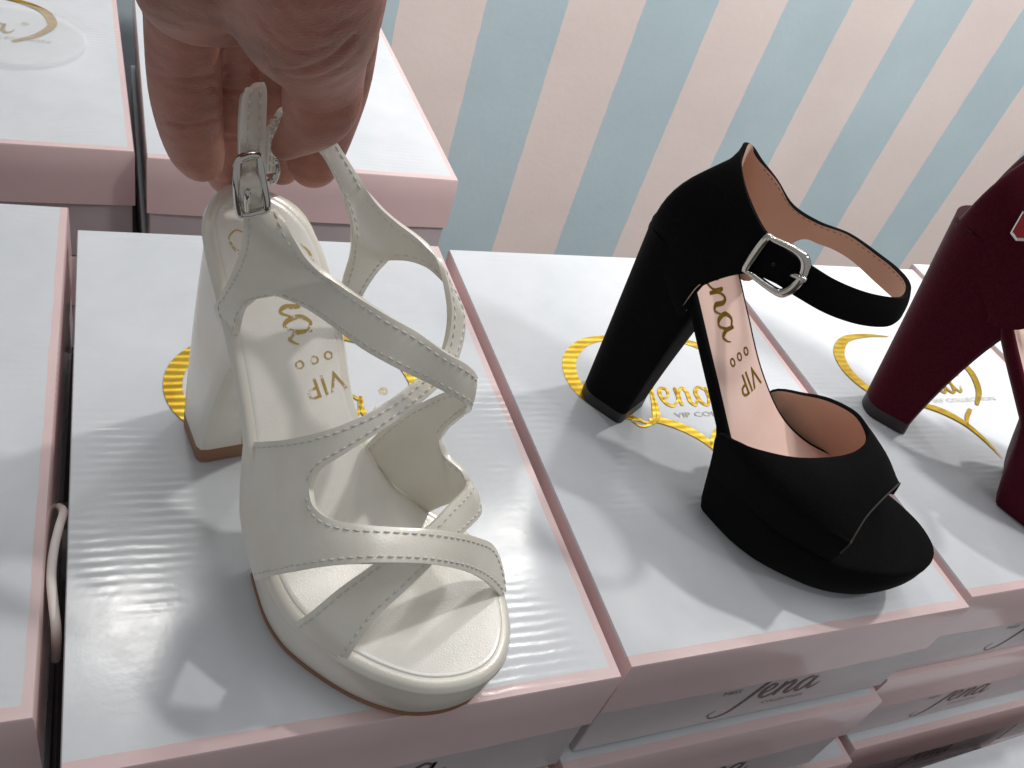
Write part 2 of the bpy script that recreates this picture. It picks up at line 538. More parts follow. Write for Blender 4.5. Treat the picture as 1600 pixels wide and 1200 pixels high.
def shoe_box(x, y, z, rz, label, group, top=True, front=True):
    """origin at the front left corner of the lid's top"""
    global NBOX
    root = empty("shoe_box", (x, y, z), rz)
    tag(root, label, "shoe box", group)
    lid = bpy.data.objects.new("lid", LID_MES[NBOX % 4]); body = bpy.data.objects.new("body", BODY_ME); NBOX += 1
    for o in (lid, body): col.objects.link(o); o.parent = root
    lid.data.set_sharp_from_angle(angle=math.radians(40))
    if top:
        for nm, me, dz in (("heart_logo", LOGO_ME, 0.00012), ("lid_lettering", CAP_ME, 0.00012)):
            o = bpy.data.objects.new(nm, me); col.objects.link(o); o.parent = lid; o.location = (0, 0, dz)
    if front:
        o = bpy.data.objects.new("side_lettering", FRONT_ME); col.objects.link(o); o.parent = body
        o.location = (0, 0.0013, -0.0615)
    return root


G1 = "shoe boxes lying side by side under the shoes"
shoe_box(*BM, "pink and white shoe box lid on which the white sandal stands", G1)
shoe_box(*BB, "pink and white shoe box lid on which the black suede shoe stands", G1)
shoe_box(*BC, "pink and white shoe box lid on which the burgundy heel stands", G1)
shoe_box(-0.2238, 0.1553, -0.001, -0.0165, "pink and white shoe box beside the white cord, left of the sandal's box", G1)
shoe_box(0.5935, 0.145, -0.0085, -0.004, "pink and white shoe box past the burgundy shoe's box", G1)
G2 = "shoe boxes in the row behind"
shoe_box(0.0177, 0.4942, -0.0006, 0.0029, "shoe box in the back row behind the hand, next to the striped wall", G2, front=False)
shoe_box(-0.1848, 0.509, -0.0092, 0.0296, "shoe box in the back row with a clear plastic stand over its gold logo", G2, front=False)
shoe_box(0.016, 0.497, -0.0815, 0.004, "lower shoe box in the back row beneath the one behind the hand", G2, top=False)
shoe_box(-0.186, 0.511, -0.0900, 0.02, "lower shoe box in the back row beneath the clear stand's box", G2, top=False)
G3 = "shoe boxes in the lower layers of the stack"
for i, (x, y, lay, lab) in enumerate((
        (-0.0245, 0.1265, 1, "second layer shoe box directly beneath the white sandal's box"),
        (0.1808, 0.1285, 1, "second layer shoe box directly beneath the black shoe's box"),
        (0.3925, 0.1390, 1, "second layer shoe box directly beneath the burgundy shoe's box"),
        (0.5955, 0.1400, 1, "second layer shoe box beneath the last box past the burgundy shoe"),
        (-0.2270, 0.1530, 1, "second layer shoe box beneath the box beside the white cord"),
        (0.0120, 0.1240, 2, "third layer shoe box two below the white sandal"),
        (0.2150, 0.1260, 2, "third layer shoe box two below the black shoe"),
        (0.4180, 0.1310, 2, "third layer shoe box two below the burgundy shoe"),
        (0.6225, 0.1330, 2, "third layer shoe box two below the last box past the burgundy shoe"),
        (0.4010, 0.1270, 3, "fourth layer shoe box near the table, three below the burgundy shoe"),
        (0.6060, 0.1290, 3, "fourth layer shoe box near the table, three below the last box in the row"))):
    z0 = {1: -0.0905 if x > 0.1 else -0.0815, 2: -0.1715, 3: -0.2525}[lay]
    if lay == 1 and x < 0.1: z0 = -0.0812
    if lay == 1 and 0.1 < x < 0.3: z0 = -0.0870
    shoe_box(x, y, z0, random.uniform(-0.006, 0.006), lab, G3, top=False)

_c = at(1425, 1203, -0.165); _d = at(1600, 1146, -0.165)
_a = math.atan2(_d[1] - _c[1], _d[0] - _c[0])
_o = _c[:2] - 0.03 * np.array([math.cos(_a), math.sin(_a)]) - BOX_L * np.array([-math.sin(_a), math.cos(_a)])
shoe_box(_o[0], _o[1], -0.165, _a, "white lidded shoe box in front of the stack, lower than the shoes", G3, top=False)


# ------------------------------------------------------------------ shoe building kit
INSOLE = [(-.0128, -.001), (-.0118, -.006), (-.0088, -.0118), (-.0032, -.017), (.0052, -.0195), (.013, -.0203), (.0221, -.0214), (.0327, -.0232),
          (.0441, -.0259), (.0536, -.0288), (.0633, -.032), (.0744, -.0356), (.0862, -.0385), (.0977, -.0390), (.1060, -.0376), (.1160, -.0346),
          (.1268, -.0302), (.1376, -.0240), (.1474, -.0158), (.1540, -.0053), (.1566, .0054), (.1548, .0150), (.1488, .0238), (.1406, .0306),
          (.1288, .0368), (.115, .0402), (.1037, .0390), (.0946, .0338), (.0846, .0268), (.0745, .0208), (.0639, .0175), (.0517, .0172),
          (.0414, .0195), (.0345, .0215), (.0158, .0242), (.0045, .0224), (-.0031, .0172), (-.0082, .0108), (-.0116, .0045)]
PS = [-.05, -.0116, -.0045, .0118, .0328, .0525, .0726, .0904, .1065, .135, .2]
PZ = [.126, .121, .116, .1, .078, .06, .042, .031, .027, .0262, .029]
_s = np.linspace(-.05, .2, 1001)
_z = np.interp(_s, PS, PZ)
_k = np.exp(-0.5 * (np.arange(-60, 61) * 0.00025 / 0.0055) ** 2); _k /= _k.sum()
_z = np.convolve(np.pad(_z, 60, mode='edge'), _k, mode='valid')


def prof(s): return np.interp(s, _s, _z)


class Last:
    """a shoe's own frame: s from heel to toe, t to its other side, z up from the surface it stands on"""
    def __init__(self, O, deg, z0, zs=1.0, lean=0.0):
        a = math.radians(deg); self.O = np.array(O); self.e = np.array([math.cos(a), math.sin(a)])
        self.t = np.array([-self.e[1], self.e[0]]); self.z0 = z0; self.a = a; self.zs = zs; self.lean = lean

    def P(self, s, t, z):
        xy = self.O + self.e * (s - self.lean * z) + self.t * t; return np.array([xy[0], xy[1], self.z0 + z * self.zs])

    def L(self, P):
        d = np.asarray(P)[:2] - self.O; z = (P[2] - self.z0) / self.zs; return np.array([d @ self.e + self.lean * z, d @ self.t, z])

    def pick(self, px, py, t):
        """point seen at a pixel, on the plane t = const of this shoe"""
        v = ray(px, py); n = np.array([self.t[0], self.t[1], 0.0])
        k = (t - ((CAM[:2] - self.O) @ self.t)) / (v @ n)
        return self.L(CAM + v * k)


def seg_dist(pts, poly):
    A = poly; B = np.roll(poly, -1, 0); D = B - A; L2 = (D ** 2).sum(1) + 1e-18
    out = np.empty(len(pts))
    for i, p in enumerate(pts):
        u = np.clip(((p - A) * D).sum(1) / L2, 0, 1)
        out[i] = np.sqrt((((A + D * u[:, None]) - p) ** 2).sum(1).min())
    return out


def inside(p, poly):
    x, y = p; c = False; j = len(poly) - 1
    for i in range(len(poly)):
        if (poly[i][1] > y) != (poly[j][1] > y) and x < (poly[j][0] - poly[i][0]) * (y - poly[i][1]) / (poly[j][1] - poly[i][1]) + poly[i][0]: c = not c
        j = i
    return c


def offset(poly, d):
    T = np.roll(poly, -1, 0) - np.roll(poly, 1, 0); T /= np.linalg.norm(T, axis=1)[:, None]
    N = np.stack([-T[:, 1], T[:, 0]], 1)
    area = 0.5 * np.sum(poly[:, 0] * np.roll(poly[:, 1], -1) - np.roll(poly[:, 0], -1) * poly[:, 1])
    return poly + N * d * (1 if area > 0 else -1)


def fill(poly, insets, grid):
    N = len(poly)
    pts = [Vector(p) for p in poly]; edges = [(i, (i + 1) % N) for i in range(N)]
    extra = []
    for d in insets:
        ring = offset(poly, d); ok = seg_dist(ring, poly) > d * 0.93
        extra += [p for p, k in zip(ring, ok) if k and inside(p, poly)]
    lo, hi = poly.min(0), poly.max(0); dm = (max(insets) if insets else 0) + grid * 0.5; g = []
    for x in np.arange(lo[0], hi[0], grid):
        for y in np.arange(lo[1], hi[1], grid): g.append((x, y))
    g = np.array([p for p in g if inside(p, poly)])
    if len(g): extra += list(g[seg_dist(g, poly) > dm])
    pts += [Vector(p) for p in extra]
    r = delaunay_2d_cdt(pts, edges, [], 1, 1e-7)
    V = [np.array(v) for v in r[0]]; Fc = [tuple(f) for f in r[2]]
    back = {}
    for k, src in enumerate(r[3]):
        for q in src:
            if q < N: back[q] = k
    return V, Fc, [back[i] for i in range(N)]


def slab(last, outline, top, bottom, fil=0.0, insets=(), grid=0.004, inset_b=0.0, rows=3, bulge=0.0, bfil=0.0):
    outline = np.asarray(outline); V, Fc, rim = fill(outline, list(insets), grid)
    V = np.array(V); d = seg_dist(V, outline)
    q = np.clip(fil - d, 0, fil); drop = fil - np.sqrt(np.maximum(fil * fil - q * q, 0)) if fil else 0 * d
    zt = np.array([top(v[0], v[1]) for v in V]) - drop
    verts = [last.P(v[0], v[1], z) for v, z in zip(V, zt)]; faces = [f if True else f for f in Fc]
    ob = offset(outline, inset_b); Vb, Fb, rb = fill(ob, [0.0012] if bfil else [], grid * 1.6)
    Vb = np.array(Vb); zb = np.array([bottom(v[0], v[1]) for v in Vb])
    o2 = len(verts); verts += [last.P(v[0], v[1], z) for v, z in zip(Vb, zb)]; faces += [tuple(i + o2 for i in f[::-1]) for f in Fb]
    N = len(outline); prev = list(rim)
    for r in range(1, rows + 1):
        cur = []
        if r == rows: cur = [o2 + i for i in rb]
        else:
            k = r / rows; b0 = len(verts); bo = offset(outline, inset_b * k ** 2 - bulge * math.sin(math.pi * k))
            for i in range(N):
                z = (1 - k) * zt[rim[i]] + k * zb[rb[i]]
                verts.append(last.P(bo[i][0], bo[i][1], z)); cur.append(b0 + i)
        for i in range(N):
            j = (i + 1) % N; faces.append((prev[i], prev[j], cur[j], cur[i]))
        prev = cur
    me = mesh_from(verts, faces)
    bm = bmesh.new(); bm.from_mesh(me); bmesh.ops.recalc_face_normals(bm, faces=bm.faces); bm.to_mesh(me); bm.free()
    return me


def sheet_top(last, outline, z, lift, insets=(), grid=0.004):
    """thin cover lying on a curved bed, with a turned-down edge"""
    return slab(last, outline, lambda s, t: z(s, t) + lift, lambda s, t: z(s, t) - 0.0006, fil=lift * 0.9, insets=insets, grid=grid, rows=1)


def loft(rings, cap=True):
    V = [p for r in rings for p in r]; n = len(rings[0]); Fc = []
    for i in range(len(rings) - 1):
        for k in range(n):
            k2 = (k + 1) % n; Fc.append((i * n + k, i * n + k2, (i + 1) * n + k2, (i + 1) * n + k))
    if cap: Fc.append(tuple(range(n))[::-1]); Fc.append(tuple((len(rings) - 1) * n + k for k in range(n)))
    me = mesh_from(V, Fc)
    bm = bmesh.new(); bm.from_mesh(me); bmesh.ops.recalc_face_normals(bm, faces=bm.faces); bm.to_mesh(me); bm.free()
    return me


def d_ring(s0, s1, hw0, hw1, tc, n=44, r=0.003):
    """D-shaped heel section: round back at s0, flat front at s1, half widths hw0 (back) hw1 (front)"""
    pts = []
    for a in np.linspace(math.pi / 2, 3 * math.pi / 2, 17):
        pts.append((s0 + hw0 * 0.78 + hw0 * 0.78 * math.cos(a), tc + hw0 * math.sin(a)))
    for a in np.linspace(-math.pi / 2, 0, 5): pts.append((s1 - r + r * math.cos(a), tc - hw1 + r + r * math.sin(a)))
    for a in np.linspace(0, math.pi / 2, 5): pts.append((s1 - r + r * math.cos(a), tc + hw1 - r + r * math.sin(a)))
    return resample(np.array(pts), n, closed=True)


def turn(P, deg):
    a = math.radians(deg); c, s_ = math.cos(a), math.sin(a)
    return np.stack([P[:, 0] * c - P[:, 1] * s_, P[:, 0] * s_ + P[:, 1] * c], 1)


class Sheet:
    """leather piece made of ribbons that share edges; collects seam stitches along chosen edges"""
    def __init__(self, last): self.last = last; self.grids = []; self.st = Acc(); self.n_st = 0

    def outward(self, P):
        l = self.last.L(P); c = self.last.P(l[0], -0.002, prof(l[0]) + 0.02); d = P - c; return d / (np.linalg.norm(d) + 1e-9)

    def ribbon(self, A, B, ca=(), cb=(), n=6, nc=7, bulge=0.0, stitch='AB', inset=0.0020, closed=False, ra=None, rb=None, sides='both', depth=0.0010):
        EA, EB = cr(A, n, closed, ca), cr(B, n, closed, cb)
        T = np.gradient((EA + EB) / 2, axis=0); G = []
        bu = np.full(len(EA), bulge) if np.isscalar(bulge) else cr([np.array([b]) for b in bulge], n, closed)[:, 0]
        for i in range(len(EA)):
            ac = EB[i] - EA[i]; nn = np.cross(T[i], ac); nn /= np.linalg.norm(nn) + 1e-12
            if nn @ self.outward((EA[i] + EB[i]) / 2) < 0: nn = -nn
            G.append([EA[i] + ac * u + nn * bu[i] * 4 * u * (1 - u) for u in np.linspace(0, 1, nc)])
        self.grids.append((np.array(G), closed))
        for w in stitch:
            E_, O_ = (EA, EB) if w == 'A' else (EB, EA)
            i0, i1 = (ra if w == 'A' else rb) or (0, len(A))
            sl = slice(i0 * n, i1 * n + 1)
            ac = O_ - E_; L_ = np.linalg.norm(ac, axis=1)[:, None] + 1e-9
            ins = np.minimum(inset, L_ * 0.3); uu = ins / L_
            nrm = np.cross(T, ac); nrm /= np.linalg.norm(nrm, axis=1)[:, None] + 1e-12
            out = np.array([self.outward(p) for p in (EA + EB) / 2]); nrm *= np.where((nrm * out).sum(1) < 0, -1.0, 1.0)[:, None]
            line = E_ + ac / L_ * ins + nrm * bu[:, None] * 4 * uu * (1 - uu)
            line, nrm = line[sl], nrm[sl]
            d = np.r_[0, np.cumsum(np.linalg.norm(np.diff(line, axis=0), axis=1))]
            s = 0.001
            f = lambda x: np.array([np.interp(x, d, line[:, k]) for k in range(3)])
            while s + 0.0021 < d[-1]:
                nn = np.array([np.interp(s + 0.001, d, nrm[:, k]) for k in range(3)])
                p, q = f(s), f(s + 0.0021)
                for sg in ((1, -1) if sides == 'both' else (-1,)):
                    self.st.add(tube([p + nn * sg * depth, (p + q) / 2 + nn * sg * (depth + 0.00012), q + nn * sg * depth], [0.00016, 0.00031, 0.00016], 5))
                s += 0.0031
        return self

    def build(self, name, mats, parent, thick=0.0020, inner=False, off=0.0, stitch_mat=None):
        bm = bmesh.new()
        for G, closed in self.grids:
            V = [[bm.verts.new(p) for p in row] for row in G]; R = len(V)
            for i in range(R if closed else R - 1):
                for k in range(len(V[0]) - 1):
                    q = (V[i][k], V[i][k + 1], V[(i + 1) % R][k + 1], V[(i + 1) % R][k])
                    try: bm.faces.new(q)
                    except ValueError: pass
        bmesh.ops.remove_doubles(bm, verts=bm.verts, dist=0.00035)
        bmesh.ops.recalc_face_normals(bm, faces=bm.faces)
        vote = sum(Vector(self.outward(np.array(f.calc_center_median()))).dot(f.normal) * f.calc_area() for f in bm.faces)
        if vote < 0: bmesh.ops.reverse_faces(bm, faces=bm.faces)
        inn = [v for v in bm.verts if not v.is_boundary]
        for _ in range(14): bmesh.ops.smooth_vert(bm, verts=inn, factor=0.5, use_axis_x=True, use_axis_y=True, use_axis_z=True)
        me = bpy.data.meshes.new(name); bm.to_mesh(me); bm.free()
        o = link_mesh(name, me, mats, parent)
        so = o.modifiers.new("thickness", 'SOLIDIFY'); so.thickness = thick; so.offset = off; so.use_even_offset = False
        if inner: so.material_offset = 1; so.material_offset_rim = 0
        bv = o.modifiers.new("edge", 'BEVEL'); bv.width = 0.0005; bv.segments = 2; bv.limit_method = 'ANGLE'; bv.angle_limit = math.radians(50)
        if self.st.v and stitch_mat:
            tag(link_mesh("stitching", self.st.mesh(), stitch_mat, o, keep=True), kind="stuff")
        return o


def px(rows): return [at(*r) for r in rows]


# ------------------------------------------------------------------ the white sandal
def insole_words(last, z, s0, t0, k, ky, lift, extra=True):
    """gold stamped lettering running along the insole from heel to toe"""
    A = Acc(); wd = script_word()
    put = lambda x, y: (s0 + k * x, t0 + ky * y)
    V = [put(v[0], v[1]) for v in wd.v]; A.add((V, wd.f))
    if extra:
        for cx, cy in ((2.75, 0.05), (2.75, 0.42), (2.75, 0.79)):
            ring = [(cx + 0.09 * math.cos(a), cy + 0.09 * math.sin(a)) for a in np.linspace(0, 2 * math.pi, 11)]
            sv, sf = stroke(ring, [0.045] * 11, 2); A.add(([put(*v) for v in sv], sf))
        for body, x, y, sz in (("VIP", 3.15, 0.05, 0.75),):
            tv, tf = text_mesh(body, sz); A.add(([put(x + v[1], y + 0.95 - v[0]) for v in tv], tf))
    return mesh_from([last.P(v[0], v[1], z(v[0], v[1]) + lift) for v in A.v], A.f)


def smooth_outline(pts, n=200): return resample(cr([np.array(p) for p in pts], 8, closed=True), n, closed=True)


def build_sandal():
    W = Last((.044, .268), math.degrees(math.atan2(-.9165, .4)), 0.0)
    root = empty("platform_sandal", (0.075, 0.195, 0.0))
    tag(root, "pearl white strappy platform sandal with block heel, held up by its ankle strap", "sandal")
    out = smooth_outline(INSOLE)
    bed = lambda s, t: prof(s) + 0.10 * (t ** 2) * (1.0 if s < 0.12 else 0.6)
    pad = link_mesh("insole", slab(W, out, lambda s, t: bed(s, t), lambda s, t: prof(s) - 0.0050, fil=0.0032,
                    insets=(0.0004, 0.0011, 0.0021, 0.0034), grid=0.0035, rows=2, bulge=0.0005), MAT['pearl'], root)
    sharp(pad, 60)
    so = offset(out, 0.0038)
    sk = link_mesh("insole_cover", sheet_top(W, so, bed, 0.00045, (0.0006, 0.002), 0.0035), MAT['sock'], pad); sharp(sk, 60)
    link_mesh("insole_lettering", insole_words(W, bed, 0.0080, -0.0010, 0.0110, 0.0165, 0.00062), MAT['foil'], pad, smooth=False)

    def zb(s, t):
        k = np.clip((s - 0.047) / 0.017, 0, 1); k = k * k * (3 - 2 * k)
        sp = 0.10 * max(0, s - 0.125) ** 1.0 * max(0, (s - 0.125) / 0.03)
        return (1 - k) * (prof(s) - 0.0105) + k * (0.0018 + sp)
    plat = link_mesh("platform", slab(W, offset(out, 0.0019), lambda s, t: prof(s) - 0.0046, zb, insets=(0.002,), grid=0.0035,
                     inset_b=0.0016, rows=6, bulge=0.0014), MAT['pearl'], root); sharp(plat, 50)
    fore = offset(out, 0.0030)
    fore = np.array([p if p[0] > 0.066 else np.array([0.066 + 0.02 * (p[0] - 0.066) * 0, p[1]]) for p in fore if p[0] > 0.060])
    fore = resample(fore, 120, closed=True)
    ol = link_mesh("outsole", slab(W, fore, lambda s, t: zb(s, t) + 0.0003, lambda s, t: zb(s, t) - 0.0017, grid=0.006, rows=1), MAT['brown'], plat); sharp(ol)
    # heel block
    rings = []
    for k in np.linspace(0, 1, 15):
        base = turn(d_ring(-.0235, .0120, .0180, .0178, .0, r=.003), -14)
        top = d_ring(-.0112, .0300, .0215, .0200, .0025, r=.004)
        kk = k ** 1.25
        f = base * (1 - kk) + top * kk
        rings.append([W.P(s, t, 0.0072 * (1 - k) + k * (prof(s) - 0.0046)) for s, t in f])
    hl = link_mesh("heel", loft(rings), MAT['pearl'], root); sharp(hl, 32)
    tip = [[W.P(s, t, z) for s, t in turn(d_ring(-.0236, .0121, .0181, .0179, .0, r=.003), -14)] for z in (0.0, 0.0003, 0.0069, 0.0072)]
    tp = link_mesh("heel_tip", loft(tip), MAT['brown'], hl); sharp(tp, 32)
    sm = [W.P(s, t, z) for s, t, z in ((.0118, -.0030, .008), (.0150, -.0040, .030), (.0205, -.0050, .060), (.0270, -.006, .076))]
    link_mesh("heel_seam", (lambda vf: mesh_from(*vf))(tube(cr(sm, 6), 0.0004, 6)), MAT['thread'], hl)

    # strap 1: near ankle piece, crossing the instep, down the far side and back under the toes
    S1 = Sheet(W)
    L0 = px([(378, 328, .140), (381, 350, .135), (377, 386, .125), (365, 420, .113), (352, 447, .102), (343, 465, .096), (337, 478, .091), (345, 500, .086), (364, 530, .080)])
    CTR = px([(403, 333, .1395), (418, 370, .132), (424, 410, .122), (428, 445, .112), (432, 459, .108)])
    S1.ribbon(L0, CTR + px([(405, 464, .103), (388, 476, .099), (377, 493, .0935), (369, 522, .087)]), cb=(4,), stitch='AB', rb=(4, 9), nc=6)
    S1.ribbon(CTR + px([(474, 477, .108), (516, 505, .107), (565, 543, .105), (621, 575, .103), (670, 597, .100), (710, 620, .096), (726, 631, .0925), (733, 638, .0885)]),
              px([(429, 326, .139), (455, 365, .134), (478, 400, .128), (503, 424, .124), (523, 437, .122), (545, 453, .120), (580, 476, .118),
                  (615, 498, .116), (652, 519, .114), (695, 549, .111), (724, 566, .1075), (736, 577, .1045), (742, 588, .100)]), ca=(4,), stitch='AB', ra=(4, 13), nc=8, bulge=0.0006)
    S1.ribbon(px([(742, 588, .100), (738, 596, .0955), (722, 606, .089), (690, 616, .080), (640, 640, .068), (600, 668, .058), (571, 697, .047)]),
              px([(733, 638, .0885), (731, 643, .085), (722, 650, .0815), (699, 669, .073), (688, 686, .066), (655, 725, .051), (618, 758, .039)]), cb=(4,), stitch='AB', rb=(0, 4), nc=8)
    S1.ribbon(px([(618, 758, .039), (655, 725, .051), (688, 686, .066), (697, 711, .063), (722, 733, .061), (733, 753, .058)]),
              px([(672, 797, .031), (688, 791, .038), (704, 785, .043), (718, 782, .047), (735, 780, .050), (749, 790, .050)]), ca=(2,), stitch='A', ra=(2, 6), nc=8)
    S1.ribbon(px([(733, 753, .058), (727, 765, .060), (704, 788, .062), (669, 823, .061), (625, 850, .0575), (580, 884, .052), (533, 917, .044), (487, 955, .034), (461, 973, .0255)]),
              px([(749, 790, .050), (747, 806, .050), (722, 831, .053), (700, 852, .0545), (670, 885, .052), (644, 911, .049), (592, 961, .041), (560, 1003, .032), (541, 1033, .0235)]),
              stitch='AB', nc=8, bulge=0.0006)
    S1.build("cross_strap", MAT['pearl'], root, stitch_mat=MAT['thread'])

    # strap 2: near forefoot piece over the toes, crossing the instep up to the far ankle piece
    S2 = Sheet(W)
    S2.ribbon(px([(384, 691, .054), (418, 690, .064), (450, 687, .071), (500, 676, .080), (545, 660, .086), (600, 632, .092), (650, 594, .096), (684, 560, .099),
                  (694, 540, .1015), (701, 510, .107), (702, 482, .112), (699, 456, .116), (694, 432, .119), (686, 405, .122), (668, 384, .125), (649, 367, .127),
                  (618, 344, .130), (590, 318, .135), (555, 272, .144), (519, 216, .156)]),
              px([(378, 800, .038), (430, 788, .055), (486, 763, .066), (498, 735, .072), (540, 708, .079), (600, 669, .086), (663, 624, .0915), (703, 582, .094),
                  (716, 552, .097), (722, 525, .100), (724, 500, .103), (717, 475, .107), (702, 452, .112), (690, 437, .115), (670, 418, .117), (640, 407, .117),
                  (607, 405, .115), (578, 365, .123), (538, 285, .142), (505, 221, .1555)]), cb=(2, 16), stitch='AB', rb=(2, 16), nc=8, bulge=0.0004)
    S2.ribbon(px([(378, 800, .038), (430, 788, .055), (486, 763, .066), (492, 790, .065), (516, 810, .066), (560, 820, .067), (620, 825, .067), (690, 829, .063),
                  (740, 839, .053), (770, 855, .042), (785, 900, .030), (783, 934, .024)]),
              px([(402, 906, .026), (430, 899, .037), (455, 894, .046), (467, 892, .049), (500, 886, .055), (542, 882, .060), (600, 880, .063), (667, 881, .059),
                  (722, 891, .049), (755, 906, .038), (775, 924, .029), (781, 934, .024)]), ca=(2,), stitch='AB', ra=(2, 12), nc=9, bulge=0.0008)
    S2.ribbon(px([(505, 221, .1555), (538, 285, .142), (578, 365, .123), (607, 405, .115), (585, 428, .105), (565, 460, .095), (556, 490, .087), (548, 530, .074)]),
              px([(491, 226, .155), (523, 275, .144), (547, 340, .130), (549, 375, .122), (545, 407, .112), (536, 440, .102), (530, 475, .092), (533, 512, .080)]),
              ca=(3,), stitch='AB', ra=(3, 8), nc=6)
    S2.build("cross_strap", MAT['pearl'], root, stitch_mat=MAT['thread'])

    # ankle strap: loop through the fingers, tail and buckle
    S3 = Sheet(W)
    S3.ribbon(px([(519, 216, .156), (505, 195, .161), (480, 178, .166), (452, 168, .170), (436, 176, .170), (429, 200, .164), (428, 235, .156), (427, 268, .149)]),
              px([(493, 226, .155), (482, 212, .158), (466, 200, .162), (446, 196, .165), (428, 198, .165), (417, 208, .163), (414, 238, .157), (413, 270, .150)]), stitch='AB', nc=5)
    S3.build("ankle_strap", MAT['pearl'], root, stitch_mat=MAT['thread'], thick=0.0018)
    S4 = Sheet(W)
    S4.ribbon(px([(376, 300, .146), (374, 262, .154), (373, 220, .162), (374, 180, .169), (377, 150, .174), (386, 138, .1758)]),
              px([(416, 300, .1455), (412, 262, .1535), (412, 220, .1615), (413, 180, .1685), (414, 140, .1755), (409, 128, .1775)]), stitch='AB', nc=6, bulge=0.0005)
    S4.build("strap_tail", MAT['pearl'], root, stitch_mat=MAT['thread'], thick=0.0022)
    S5 = Sheet(W)
    S5.ribbon(px([(379, 335, .1385), (377, 318, .146), (375, 295, .152), (374, 270, .1545), (375, 255, .154)]),
              px([(412, 334, .138), (411, 316, .1455), (409, 292, .1515), (407, 266, .1540), (406, 251, .1535)]), stitch='', nc=7, bulge=0.0025)
    S5.build("strap_loop", MAT['pearl'], root, thick=0.0020)
    fr = px([(371, 262, .157), (376, 248, .1595), (398, 242, .1605), (405, 250, .1590), (411, 285, .1530), (417, 318, .1465), (412, 329, .1440), (380, 335, .1425), (373, 326, .1445), (370, 290, .152)])
    bk = link_mesh("buckle", mesh_from(*tube(cr(fr, 8, closed=True), 0.00125, 8, closed=True)), MAT['chrome'], root)
    link_mesh("prong", mesh_from(*tube(cr(px([(386, 331, .145), (386, 312, .1515), (388, 296, .1550)]), 5), [0.0009] * 10 + [0.0007], 7)), MAT['chrome'], bk)
    kp = px([(424, 250, .1535), (431, 252, .1525), (433, 268, .149), (428, 282, .146), (420, 284, .146)])
    link_mesh("keeper", mesh_from(*tube(cr(kp, 6), 0.0010, 7)), MAT['chrome'], root)


build_sandal()


# ------------------------------------------------------------------ the ankle strap shoes (black, burgundy)
BL = Last((.249, .285), -58, -.0064)


